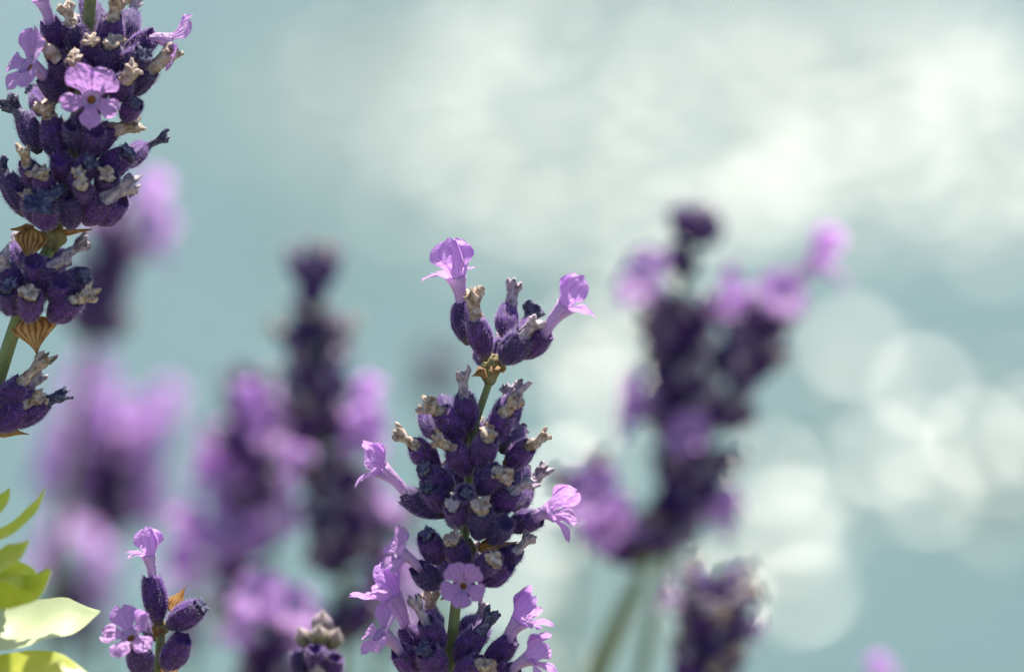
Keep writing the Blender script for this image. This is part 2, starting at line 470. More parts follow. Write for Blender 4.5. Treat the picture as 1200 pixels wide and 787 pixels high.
# open flowers: tube plus five petals (two above, three below)
SHAPES = {
    #         tube_len  upper: from, to, length, half width       lower
    'front': (4.2, (50, 98, 3.5, 2.45), (55, 110, 3.1, 1.95)),
    'open':  (4.2, (46, 92, 4.1, 2.35), (52, 104, 3.3, 1.6)),
    'frill': (4.2, (35, 78, 3.6, 2.25), (60, 125, 3.1, 1.75)),
    'hood':  (4.0, (34, -30, 5.0, 2.75), (40, 108, 3.3, 1.35)),
    'side':  (4.0, (26, -18, 4.6, 2.35), (38, 92, 3.6, 1.45)),
    'furl':  (4.2, (14, -18, 4.4, 1.95), (32, 88, 3.4, 1.4)),
}
def petal_into(mb, T, r0, phi, alpha, th0, th1, ln, W, rng, mat=0, cup=0.0):
    NV, NU = 11, 9
    ruf = rng.uniform(0, 6.28); amp = rng.uniform(0.15, 0.40) * (0.4 if th1 < 0 else 1)
    n = Vector((math.cos(phi), math.sin(phi), 0)); tv = Vector((-math.sin(phi), math.cos(phi), 0))
    rho, z = r0, T; grid = []
    for j in range(NV):
        v = j / (NV - 1)
        th = rad(th0 + (th1 - th0) * v)
        if j:
            rho += math.sin(th) * ln / (NV - 1); z += math.cos(th) * ln / (NV - 1)
        wb = r0 * math.sin(alpha)
        if v < 0.55:
            k = v / 0.55; k = k * k * (3 - 2 * k); w = wb + (W - wb) * k
        else:
            w = W * math.sqrt(max(0.0, 1 - ((v - 0.55) / 0.47) ** 2))
        nm = n * math.cos(th) - Vector((0, 0, 1)) * math.sin(th)      # outward side of the sheet
        row = []
        for i in range(NU):
            u = -1 + 2 * i / (NU - 1)
            kk = min(1, v * 2); kk = kk * kk * (3 - 2 * kk)
            a = phi + u * alpha
            circ = Vector((r0 * math.cos(a), r0 * math.sin(a), z)) + n * (rho - r0)
            flat = n * rho + tv * (u * w) + Vector((0, 0, z))
            p = circ.lerp(flat, kk)
            edge = abs(u) ** 2 * v
            p += nm * (cup * u * u * W * v + amp * edge * math.sin(u * 3.3 + v * 5 + ruf) + 0.34 * noise.noise((u * 1.5 + ruf, v * 2.2, phi)) * v + 0.10 * noise.noise((u * 4 + ruf, v * 5, phi)) * v - 0.12 * math.exp(-(u * 4) ** 2) * v)
            p += (n * math.sin(th) + Vector((0, 0, math.cos(th)))) * (0.22 * math.sin(u * 4 + ruf * 2) + 0.25 * noise.noise((u * 5, ruf, v))) * v
            row.append(mb.add(p * MM, (0.5 + u * 0.5, v)))
        grid.append(row)
    for a, b in zip(grid, grid[1:]):
        for i in range(NU - 1):
            mb.face((a[i], a[i + 1], b[i + 1], b[i]), mat)

def tube_into(mb, T, rng, mats=(0, 1)):
    NR, NC = 11, 20; rows = []
    for j in range(NR):
        t = j / (NR - 1)
        r = (0.66 + 0.07 * math.sin(t * 6) + 0.76 * t ** 1.5) * (1 - 0.10 * math.sin(t * 3.14))
        fo = lambda i: 1 + 0.085 * math.cos(5 * 6.283185 * i / NC + T) * t
        bx = 0.35 * math.sin(t * math.pi)
        rows.append([mb.add(Vector((bx + r * fo(i) * (1 + 0.10 * noise.noise((math.cos(6.283 * i / NC) * 2, math.sin(6.283 * i / NC) * 2, t * 3 + T))) * math.cos(6.283185 * i / NC), r * fo(i) * math.sin(6.283185 * i / NC), T * t)) * MM, (i / NC, t)) for i in range(NC)])
    for a, b in zip(rows, rows[1:]):
        for i in range(NC):
            k = (i + 1) % NC
            mb.face((a[i], a[k], b[k], b[i]), mats[0])
    # throat: closes a little below the lip
    prev = rows[-1]
    for r, d in ((0.95, -0.30), (0.62, -0.75), (0.34, -1.1)):
        cur = [mb.add(Vector((r * math.cos(6.283185 * i / NC), r * math.sin(6.283185 * i / NC), T + d)) * MM, (i / NC, 1)) for i in range(NC)]
        for i in range(NC):
            k = (i + 1) % NC
            mb.face((prev[i], prev[k], cur[k], cur[i]), mats[0] if d > -1.0 else mats[1])
        prev = cur
    mb.face(prev, mats[1])

def petal_plan(shape):
    T, up, lo = SHAPES[shape]
    plan = [(rad(36), rad(40), *up), (rad(-36), rad(40), *up)]
    for a in (108, 180, 252): plan.append((rad(a), rad(38), *lo))
    return T, plan
CORO = {}
def corolla_meshes(shape, var):
    key = (shape, var)
    if key not in CORO:
        rng = random.Random(shape + str(var)); T, plan = petal_plan(shape)
        tb = MB(); tube_into(tb, T, rng)
        tube = tb.mesh('corolla', [M['tube'], M['throat']])
        ps = []
        for (phi, al, a0, a1, ln, W) in plan:
            mb = MB()
            petal_into(mb, T, 1.36, phi + rng.uniform(-0.1, 0.1), al, a0 + rng.uniform(-7, 7), a1 + rng.uniform(-16, 16), ln * rng.uniform(0.9, 1.08), W * rng.uniform(0.92, 1.08), rng, 0, rng.uniform(-0.25, 0.10))
            ps.append(mb.mesh('petal', [M['petal']]))
        whole = MB(); tube_into(whole, T, rng, (1, 2))
        for (phi, al, a0, a1, ln, W) in plan:
            petal_into(whole, T, 1.36, phi, al, a0, a1, ln, W, rng, 0, -0.15)
        CORO[key] = (T, tube, ps, whole.mesh('corolla', [M['petal'], M['tube'], M['throat']]))
    return CORO[key]

def bract_mesh(seed):
    rng = random.Random(seed); mb = MB(); NV, NU = 12, 19; g = []
    for j in range(NV):
        v = j / (NV - 1)
        w = 3.1 * math.sin(min(1, v / 0.32) * math.pi / 2) ** 0.7 if v < 0.32 else 3.1 * (1 - (v - 0.32) / 0.68) ** 1.5 + 0.10
        row = []
        for i in range(NU):
            u = -1 + 2 * i / (NU - 1)
            rib = 0.16 * math.cos(u * 21) * (1 - v) + 0.10 * noise.noise((u * 3, v * 3, seed))
            p = Vector((u * w, 1.3 * (u * u) * -1 * (1 - 0.5 * v) + rib, 6.2 * v + 0.5 * (1 - abs(u)) * v))
            row.append(mb.add(p * MM, (0.5 + u * 0.5, v)))
        g.append(row)
    for a, b in zip(g, g[1:]):
        for i in range(NU - 1): mb.face((a[i], a[i + 1], b[i + 1], b[i]))
    return mb.mesh('bract', [M['bract']])

def node_mesh(seed):
    """the joint of a whorl: a knobbly ring of old flower scars on the stem"""
    mb = MB(); NR, NC = 10, 22; rows = []
    for j in range(NR):
        t = j / (NR - 1); r = 0.6 + 0.6 * math.sin(t * math.pi)
        row = []
        for i in range(NC):
            a = 6.283185 * i / NC
            k = 1 + 0.26 * math.cos(6 * a + seed) * math.sin(t * math.pi) + 0.35 * noise.noise((math.cos(a) * 2 + seed, math.sin(a) * 2, t * 4))
            row.append(mb.add(Vector((r * k * math.cos(a), r * k * math.sin(a), -1.6 + 3.2 * t)) * MM, (i / NC, t)))
        rows.append(row)
    for a, b in zip(rows, rows[1:]):
        for i in range(NC):
            k = (i + 1) % NC; mb.face((a[i], a[k], b[k], b[i]))
    mb.face(rows[-1]); mb.face(list(reversed(rows[0])))
    return mb.mesh('stem_node', [M['node']])
M['node'] = thin_material('stem_node', [(0.10, 0.07, 0.03), (0.24, 0.22, 0.09), (0.42, 0.34, 0.20)], 700, 0.1)

CALYX = [calyx_mesh(s) for s in range(6)]
CALYX_FAR = [calyx_mesh(s, fuzz=260) for s in (20, 21, 22)]
BUD = [calyx_mesh(40 + s, 500, 4.6, 1.7, 0.5, [M['bud'], M['fuzz_pale']], True) for s in range(3)]
CAPS = {k: [cap_mesh(i * 3 + s, M[n]) for s in range(5)] for i, (k, n) in enumerate((('t', 'tan'), ('g', 'grey'), ('n', 'navy')))}
CAPS_FAR = {k: [cap_mesh(60 + s, M[n], 0) for s in range(2)] for k, n in (('t', 'tan'), ('g', 'grey'))}
BRACT = [bract_mesh(s) for s in range(3)]
NODE = [node_mesh(s) for s in range(3)]

# ------------------------------------------------------------------ assembling a lavender spike
WM = {}
def put(name, mesh, parent, mat):
    o = bpy.data.objects.new(name, mesh)
    COL.objects.link(o)
    o.parent = parent
    o.matrix_basis = WM[parent.name].inverted() @ mat
    WM[o.name] = mat
    return o
def frame(org, z, up, scale=(1, 1, 1)):
    z = z.normalized()
    x = up - z * up.dot(z)
    if x.length < 1e-4: x = Vector((1, 0.3, 0.2)) - z * Vector((1, 0.3, 0.2)).dot(z)
    x.normalize(); y = z.cross(x)
    m = Matrix((x * scale[0], y * scale[1], z * scale[2])).transposed().to_4x4()
    m.translation = org
    return m

def smooth_path(pts, n=8):
    out = []
    q = [pts[0] * 2 - pts[1]] + pts + [pts[-1] * 2 - pts[-2]]
    for i in range(1, len(q) - 2):
        for k in range(n):
            t = k / n; a, b, c, d = q[i - 1], q[i], q[i + 1], q[i + 2]
            out.append(0.5 * (2 * b + (c - a) * t + (2 * a - 5 * b + 4 * c - d) * t * t + (3 * b - a - 3 * c + d) * t ** 3))
    out.append(pts[-1])
    return out

def tube_path(pts, r0, r1, mat, fuzz=0, name='stem'):
    """a four-cornered stem following the points from r0 at the first to r1 at the last"""
    mb = MB(); NC = 12; rows = []; smp = []
    up = Vector((0, 1, 0.2))
    for j, p in enumerate(pts):
        d = (pts[min(j + 1, len(pts) - 1)] - pts[max(j - 1, 0)]).normalized()
        x = (up - d * up.dot(d)).normalized(); y = d.cross(x)
        r = r0 + (r1 - r0) * j / (len(pts) - 1)
        row = []
        for i in range(NC):
            a = 6.283185 * i / NC; k = r * (1 + 0.10 * math.cos(4 * a))
            v = p + x * k * math.cos(a) + y * k * math.sin(a)
            row.append(mb.add(v, (i / NC, j)))
            smp.append((v, (v - p).normalized(), d * -1))
        rows.append(row)
    for a, b in zip(rows, rows[1:]):
        for i in range(NC):
            k = (i + 1) % NC; mb.face((a[i], b[i], b[k], a[k]))
    mb.face(rows[0]); mb.face(list(reversed(rows[-1])))
    if fuzz: hairs(mb, smp[:len(smp) // 2], fuzz, 0.22 * MM, 0.022 * MM, 1, R0, 0.3)
    return mb.mesh(name, [mat, M['fuzz_pale']])

def narrow_leaf_mesh():
    mb = MB(); g = []
    for j in range(9):
        v = j / 8; w = 2.2 * math.sin(math.pi * (0.06 + 0.9 * v)) ** 0.7
        g.append([mb.add(Vector((-4.0 * v * v + 0.5 * u * u, u * w, 38 * v)) * MM, (0.5 + u / 2, v)) for u in (-1, -0.5, 0, 0.5, 1)])
    for a, c in zip(g, g[1:]):
        for i in range(4): mb.face((a[i], a[i + 1], c[i + 1], c[i]))
    return mb.mesh('leaf', [M['stem_leaf']])
M['stem_leaf'] = thin_material('grey_green_leaf', [(0.09, 0.13, 0.07), (0.16, 0.20, 0.12)], 300, 0.3, 0.7)
NARROW_LEAF = narrow_leaf_mesh()

class Spike:
    def __init__(self, path, d, label, root, name='lavender_spike', r=(0.75, 1.05), far=False, group=None):
        """path: spots of the photograph from the tip of the stem downwards; root: (x, y) of its foot on the bank"""
        self.d, self.far = d, far
        self.rng = random.Random(label)
        pts = [P(*(q if len(q) == 3 else (*q, d))) for q in path]
        foot = Vector((root[0], root[1], -0.01))
        last = pts[-1]; dirn = (pts[-1] - pts[-2]).normalized()
        mid = last + dirn * 0.05
        mid2 = foot.lerp(mid, 0.45); mid2.z = foot.z + (mid.z - foot.z) * 0.42
        self.axis = smooth_path(pts)
        full = smooth_path(pts + [mid, mid2, foot])
        self.root = bpy.data.objects.new(name, None)
        COL.objects.link(self.root)
        self.root.location = foot
        self.root.empty_display_size = 0.01
        WM[self.root.name] = Matrix.Translation(foot)
        tag(self.root, label, 'lavender', group)
        me = tube_path(full, r[0] * MM, r[1] * MM, M['stem'], 0 if far else 1500)
        me.transform(Matrix.Translation(-foot))
        put('stem', me, self.root, Matrix.Translation(foot))
        # the stalk's own narrow leaves, in pairs low down
        low = [p for p in full if 0.015 < p.z < 0.15]
        for i, p in enumerate(low[::3][:4]):
            a = self.rng.uniform(0, 3.14) + i * 1.57
            for sgn in (1, -1):
                dv = Vector((math.cos(a) * sgn, math.sin(a) * sgn, 1.1))
                k = self.rng.uniform(0.8, 1.2)
                put('leaf', NARROW_LEAF, self.root, frame(p, dv, Vector((0, 0, 1)), (k, k, k)))
    def at(self, q, tow=0.0):
        return P(q[0], q[1], self.d - tow * MM)
    def floret(self, b, m, f=1, kind='t', c=None, w=1.0, L=6.2, cl=None, up=None, s=1.0, toward=None, bud=False):
        """b: foot of the calyx, m: its mouth (spots of the photograph); f: 1 leans to the viewer, -1 away"""
        rng = self.rng; px = self.d / 4000 * 1000                       # mm per photo pixel here
        p = math.hypot(m[0] - b[0], m[1] - b[1]) * px
        dz = math.sqrt(max(0, L * L - p * p)) if p < L else 0.0
        sg = 1 if f > 0 else -1
        base = self.at(b, 1.6 * f)
        mouth = self.at(m, 1.6 * f + sg * min(dz, 5.2))
        v = mouth - base
        ln = v.length / MM
        if bud: me = rng.choice(BUD); k = ln / 4.6
        else: me = rng.choice(CALYX_FAR if self.far else CALYX); k = ln / 6.2
        kr = w * (0.55 + 0.45 * k) * rng.uniform(0.94, 1.06)
        cal = put('calyx', me, self.root, frame(base, v, Vector((rng.gauss(0, 1), rng.gauss(0, 1), rng.gauss(0, 1))), (kr, kr, k)))
        d = v.normalized()
        if kind in ('t', 'g', 'n'):
            org = mouth - d * 0.9 * MM
            if c is None:
                ll = cl if cl is not None else rng.uniform(2.6, 3.6)
                vec = d * (ll + 0.9) * MM
            else:
                q = math.hypot(c[0] - m[0], c[1] - m[1]) * px
                lc = max(q, cl or 3.0)
                tip = self.at(c, 1.6 * f + sg * (min(dz, 5.2) + math.sqrt(max(0, lc * lc - q * q)) * 0.6))
                vec = tip - org
            kl = vec.length / MM / 4.0
            cr = min(1.15, max(0.72, w * 0.92)) * rng.uniform(0.98, 1.2) * s
            put('withered_corolla', rng.choice((CAPS_FAR if self.far else CAPS)[kind]), cal, frame(org, vec, Vector((rng.gauss(0, 1), rng.gauss(0, 1), rng.gauss(0, 1))), (cr, cr, kl)))
        elif kind in SHAPES:
            org = mouth - d * 1.0 * MM
            tw = toward if toward is not None else sg * 0.5
            lip = self.at(c, 1.6 * f + sg * min(dz, 5.2) + tw)
            self.flower(org, lip, kind, up or (0, 1, 0.3), s, cal)
        return cal
    def flower(self, org, lip, shape, up, s, cal):
        T, tube, ps, whole = corolla_meshes(shape, self.rng.randrange(2))
        vec = lip - org
        uv = RIGHT * up[0] + UPC * up[1] - FWD * up[2]
        kz = vec.length / MM / T
        if self.far:
            put('corolla', whole, self.root, frame(org, vec, uv, (s, s, s)))
            return
        co = put('corolla', tube, self.root, frame(org, vec, uv, (s, s, kz)))
        z = vec.normalized()
        pm = frame(org + vec - z * T * s * MM, vec, uv, (s, s, s))      # petals keep their own shape at the lip
        for q in ps: put('petal', q, co, pm)
    def bract(self, a, tip, tow=0.5, w=1.0, k=None):
        A, B = self.at(a, tow), self.at(tip, tow + 0.8)
        v = B - A
        put('bract', self.rng.choice(BRACT), self.root, frame(A, v, RIGHT, (w, w * 0.8, v.length / MM / 6.4)))
    def node(self, q, s=1.0):
        put('stem_node', self.rng.choice(NODE), self.root, frame(self.at(q), UPC + RIGHT * 0.1, FWD, (s, s, s)))
    def backs(self, q, n, spread=26, rise=30, kind='tgn'):
        """florets on the far side of a whorl"""
        for i in range(n):
            a = -1 + 2 * (i + 0.5) / n
            b = (q[0] + a * 8, q[1] + self.rng.uniform(-6, 6))
            m = (q[0] + a * spread + self.rng.uniform(-4, 4), q[1] - rise * self.rng.uniform(0.5, 1.0) * (1 - 0.4 * abs(a)))
            self.floret(b, m, -1, self.rng.choice(kind), cl=2.2, w=0.9)

# ------------------------------------------------------------------ the sharp spike in the middle
c = Spike([(580, 415), (574, 445), (555, 504), (549, 560), (545, 620), (535, 700), (526, 787), (520, 840)], 0.5,
          'sharp lavender spike with two lilac flowers crowning its top whorl', (-0.02, 0.50), r=(0.42, 1.0))
F = c.floret
# top whorl
F((549, 404), (540, 356), -0.3, 'hood', c=(534, 324), up=(0.75, 0.1, 0.9), s=1.12, toward=0.6)
F((594, 398), (596, 360), -0.6, 'g', c=(607, 331), s=1.15)
F((606, 406), (622, 378), -0.9, 'n', c=(629, 361), s=1.2)
F((612, 419), (640, 391), 0.3, 'side', c=(664, 358), up=(-0.6, 0.7, 0.5), s=1.08, toward=0.6)
F((569, 421), (557, 374), 0.8, 't', c=(553, 340), w=1.08, s=0.95)
F((589, 425), (615, 391), 0.9, 'g', c=(630, 373), w=1.12, s=0.95)
c.node((574, 438), 1.0); c.node((580, 426), 0.9); c.node((569, 431), 0.55); c.node((588, 430), 0.5)
c.bract((574, 428), (592, 434), 1.0, 0.35); c.bract((570, 432), (553, 440), 1.0, 0.4)
# shoulder of the long whorl
F((547, 508), (544, 463), 0.1, 'g', c=(538, 434))
F((530, 500), (519, 470), -0.6, 'g', cl=1.0)
F((512, 512), (500, 484), -0.5, 'n', cl=0.8)
F((542, 517), (516, 481), 0.6, 't', c=(499, 471), w=1.05)
F((585, 508), (594, 470), -0.8, 'g', c=(594, 452))
F((594, 504), (603, 466), -0.4, 'g', c=(612, 446), s=1.05)
F((572, 518), (591, 483), 0.6, 't', c=(607, 467), w=1.05, s=1.1)
F((563, 548), (572, 512), 1.2, 't', cl=1.3, w=1.12, s=1.15)
F((588, 528), (607, 505), 0.0, 'n', cl=0.8)
F((594, 548), (620, 522), 0.2, 't', c=(643, 509), s=0.9)
F((514, 546), (487, 521), 0.3, 't', c=(462, 507), w=1.0, s=0.95)
F((550, 556), (531, 522), 1.0, 't', c=(506, 515), w=1.05, s=1.0)
F((532, 572), (498, 553), 0.7, 'n', cl=1.1, w=1.0)
F((545, 586), (545, 577), 1.5, 'n', cl=0.6, w=0.95, s=0.8)
F((558, 578), (583, 550), 1.1, 't', c=(599, 557), w=1.05, s=1.05)
F((520, 598), (503, 571), 0.2, 'n', cl=0.9)
F((604, 598), (616, 574), -0.4, 'g', c=(639, 545), s=1.0)
F((575, 604), (602, 573), 0.6, 'g', c=(622, 559), w=1.05)
F((590, 575), (612, 550), -0.6, 'n', cl=1.2)
F((522, 604), (472, 579), 0.4, 'side', c=(446, 550), up=(0.55, 0.8, 0.25), s=0.98, toward=1.2)
F((594, 619), (632, 607), 0.2, 'side', c=(645, 600), up=(-0.35, 0.9, -0.25), s=1.1, toward=0.4)
F((560, 630), (564, 597), 1.3, 't', cl=1.2, w=1.1, s=1.15)
F((543, 612), (530, 594), 1.1, 'g', cl=0.7, w=0.9)
F((575, 634), (592, 612), 0.9, '', w=0.95)
c.bract((590, 548), (612, 536), 1.6, 0.45)
# lower whorl
F((515, 659), (499, 628), 0.4, 'n', cl=0.8, w=1.0)
F((546, 666), (531, 634), 0.9, 't', c=(526, 628), cl=1.4, w=1.0)
F((574, 672), (606, 645), 0.1, 'g', c=(625, 626), w=1.0)
F((560, 668), (578, 655), 1.3, 't', cl=1.1, w=1.0, s=1.1)
F((562, 682), (596, 660), 0.6, '', w=1.0)
F((519, 686), (489, 665), 0.5, 'frill', c=(468, 648), up=(0.3, 0.9, 0.4), s=0.82, toward=1.5)
F((545, 692), (543, 686), 1.2, 'front', c=(543, 686), up=(0.1, 1, 0.1), s=0.76, toward=3.0, L=4.5)
c.bract((560, 640), (606, 634), 1.4, 0.7); c.bract((540, 650), (508, 640), 0.6, 0.5); c.bract((531, 690), (516, 702), 1.0, 0.5)
c.node((545, 645), 1.2); c.node((537, 695), 1.1)
# lowest whorl
F((508, 745), (505, 720), -0.5, 't', c=(504, 692), w=0.95)
F((545, 748), (557, 728), -0.5, 'g', c=(570, 707))
F((500, 778), (474, 734), -0.1, 'furl', c=(457, 698), up=(0.9, 0.3, 0.1), s=1.25, toward=0.6)
F((495, 792), (467, 762), 0.4, 'frill', c=(446, 742), up=(0.2, 1, 0.2), s=0.98, toward=1.5)
F((515, 766), (499, 727), 0.4, 'g', c=(483, 699), w=0.98)
F((516, 797), (500, 762), 1.1, 'n', cl=1.3, w=1.1, s=1.1)
F((536, 780), (562, 740), 0.5, 'n', c=(583, 717), w=1.05)
F((552, 752), (566, 732), -0.1, 't', c=(572, 716))
F((566, 778), (600, 748), 0.2, 'furl', c=(611, 726), up=(-0.6, 0.8, 0.2), s=1.15, toward=0.6)
F((580, 800), (602, 785), 0.3, 'side', c=(622, 770), up=(-0.3, 0.9, 0.3), s=0.95, toward=0.8)
F((532, 797), (562, 775), 1.1, 't', c=(577, 780), w=1.05)
for q, n in (((575, 425), 2), ((550, 520), 5), ((548, 570), 5), ((546, 615), 5), ((540, 675), 5), ((528, 775), 5)): c.backs(q, n, 22, 34)

# ------------------------------------------------------------------ the sharp spike that leaves the frame at its top
l = Spike([(112, -60), (104, 20), (96, 100), (80, 190), (64, 275), (40, 325), (17, 385), (-2, 445), (-20, 510), (-60, 640)], 0.5,
          'tall lavender spike leaning with open lilac flowers and fan shaped tan bracts', (-0.12, 0.52), r=(0.8, 1.05))
F = l.floret
F((73, 62), (57, 24), 0.1, 'side', c=(48, -2), up=(0.2, 0.6, 0.8), s=0.95)
F((112, 36), (102, 4), -0.6, 'g', cl=1.5)
F((102, 68), (84, 28), 0.6, 't', c=(76, 5), w=1.1)
F((129, 58), (131, 20), 0.4, 't', c=(139, -6), w=1.12)
F((149, 58), (153, 16), -0.2, 'g', c=(160, -4))
F((145, 66), (179, 42), 0.1, 'frill', c=(200, 50), up=(-0.2, 1, 0.3), s=1.05, toward=-1.5)
F((125, 90), (128, 52), 1.0, 't', cl=1.3, w=1.15, s=1.25)
F((140, 84), (168, 62), 0.5, 'n', cl=0.5, w=1.08)
F((150, 112), (177, 80), 0.3, 't', c=(205, 58), w=1.05)
F((133, 118), (147, 93), 0.9, 't', c=(160, 80), w=1.0, s=1.25)
F((82, 92), (66, 68), 0.3, 't', c=(44, 44), w=1.0, s=1.15)
F((100, 96), (88, 74), 1.1, 't', c=(84, 66), cl=1.4, s=1.25)
F((80, 118), (50, 90), 0.6, 'frill', c=(32, 76), up=(0.3, 0.9, 0.3), s=1.12, toward=2.0)
F((108, 130), (107, 120), 1.2, 'open', c=(107, 116), up=(0.12, 1, 0.25), s=1.0, toward=3.2, L=4.5)
F((70, 66), (84, 40), -0.6, 'g')
F((146, 140), (160, 122), 0.2, 'n', cl=0.8, w=0.85)
F((58, 130), (44, 112), -0.2, 'n', c=(34, 103))
# darker calyxes packed round the stem
for (q, m, f) in (((92, 176), (86, 146), 0.5), ((100, 178), (112, 152), 0.4), ((74, 214), (70, 186), 0.4), ((90, 214), (104, 190), 0.5), ((118, 232), (128, 206), 0.1),
                  ((66, 256), (66, 224), 0.5), ((46, 262), (36, 230), 0.2), ((104, 124), (118, 100), 0.3), ((84, 104), (76, 84), 0.0), ((112, 80), (108, 48), 0.4),
                  ((46, 336), (40, 306), 0.3), ((66, 360), (72, 330), 0.5), ((18, 366), (8, 338), 0.4), ((116, 60), (114, 28), 0.0), ((126, 250), (140, 226), -0.2)):
    F(q, m, f, l.rng.choice(('', 'n', 't')), cl=1.0, w=1.05)
# second whorl
F((46, 180), (27, 134), 0.4, 'n', c=(6, 116), w=1.05, s=1.2)
F((72, 190), (60, 140), 0.9, 't', c=(52, 119), w=1.15, s=1.1)
F((94, 186), (132, 150), 0.6, 't', c=(163, 141), w=1.12, s=1.0)
F((110, 208), (150, 181), 0.9, 'n', cl=0.9, w=1.15, s=1.25)
F((142, 194), (168, 172), 0.0, 'n', c=(198, 161), w=0.9, s=0.95)
F((84, 160), (98, 140), 0.2, '', w=0.9)
l.bract((96, 136), (96, 164), 1.4, 0.85)
# third whorl
F((30, 253), (6, 206), 0.5, 'n', c=(-2, 186), w=1.12)
F((46, 224), (30, 192), 0.1, 't', c=(29, 172), w=1.0)
F((58, 230), (50, 205), 0.8, 't', c=(46, 196), cl=1.4, s=1.15)
F((52, 268), (53, 236), 1.2, 'n', cl=0.8, w=1.2, s=1.5)
F((84, 268), (80, 228), 0.9, '', w=1.15)
F((100, 236), (97, 218), 1.3, 't', cl=1.4, w=0.9, s=1.15)
F((100, 262), (124, 232), 0.7, 'g', c=(160, 212), w=1.12)
F((116, 262), (142, 234), 0.2, '', w=1.05)
F((88, 222), (94, 204), 0.9, 't', cl=1.2, w=0.85)
l.bract((38, 266), (32, 310), 1.6, 0.85); l.bract((62, 270), (108, 268), 0.6, 0.5); l.bract((40, 264), (12, 268), 0.4, 0.5)
l.node((62, 278), 1.3); l.node((84, 180), 1.4)
# fourth whorl
F((32, 314), (21, 290), -0.5, 'g')
F((22, 352), (5, 312), 0.5, 'g', c=(-1, 296), w=1.12)
F((53, 348), (56, 308), 0.6, 'g', c=(84, 303), w=1.1)
F((66, 345), (96, 322), 0.4, 'n', cl=1.0, w=1.1)
F((60, 322), (72, 300), -0.2, 'g', c=(104, 283))
F((34, 376), (36, 345), 1.2, 't', cl=1.0, w=1.15, s=1.0)
F((58, 374), (88, 349), 0.8, 't', c=(108, 345), w=1.15, s=1.1)
l.bract((36, 368), (43, 416), 1.4, 1.15)
# fifth whorl
F((-4, 482), (26, 447), 0.3, 't', c=(54, 415), w=1.0)
F((6, 488), (34, 460), -0.2, 'g', c=(46, 436))
F((-12, 502), (30, 476), 0.9, 't', c=(52, 464), w=1.05)
F((14, 500), (54, 470), 0.5, 'n', c=(80, 458), w=1.0)
F((-40, 500), (-24, 462), 0.6, 'g')
l.bract((-6, 500), (34, 508), 0.6, 0.45)
l.node((-14, 500), 1.2)
for q, n in (((108, 60), 6), ((92, 120), 5), ((82, 185), 5), ((70, 255), 5), ((42, 350), 5), ((-10, 490), 5)): l.backs(q, n, 30, 36)

# ------------------------------------------------------------------ the short sharp spike by the green leaves
s = Spike([(184, 722), (188, 748), (186, 790), (182, 840)], 0.5,
          'short young lavender spike with one upright flower beside green leaves', (-0.07, 0.49), r=(0.6, 0.85))
F = s.floret
F((185, 732), (177, 675), 0.6, 'hood', c=(173, 650), up=(0.8, 0.5, 0.4), s=0.82, w=0.95, toward=0.4)
F((196, 734), (234, 711), 0.8, 'n', cl=0.5, w=1.0)
F((193, 784), (214, 747), 0.7, '', w=1.05)
F((182, 748), (176, 722), -0.3, '', w=0.85)
F((166, 796), (160, 757), 0.7, 'frill', c=(152, 744), up=(0.1, 1, 0.1), s=0.95, toward=2.2, w=1.0)
F((180, 800), (170, 770), -0.6, 'g')
s.bract((200, 716), (218, 686), 0.0, 0.5); s.bract((190, 788), (215, 776), 0.4, 0.5); s.bract((186, 732), (180, 748), 0.8, 0.3)
s.node((188, 736), 0.8)

# ------------------------------------------------------------------ the budding tip between the flowers
b = Spike([(376, 735), (372, 765), (370, 800), (368, 850)], 0.522,
          'small lavender tip in closed green buds, between spikes', (-0.03, 0.53), r=(0.7, 0.9))
F = b.floret
for (q, m, f, w) in (((376, 744), (378, 716), 0.1, 1.0), ((374, 758), (374, 732), 1.0, 0.95), ((364, 760), (350, 735), 0.5, 0.8), ((386, 760), (396, 737), 0.5, 0.85)):
    F(q, m, f, '', w=w, L=4.0, bud=True)
for (q, m, f) in (((356, 800), (349, 762), 0.6), ((371, 786), (369, 760), 1.1), ((386, 800), (394, 770), 0.6), ((372, 806), (372, 780), 1.3)):
    F(q, m, f, '', w=0.9, L=4.8, bud=(m[0] == 372))
b.backs((374, 775), 3, 16, 24)

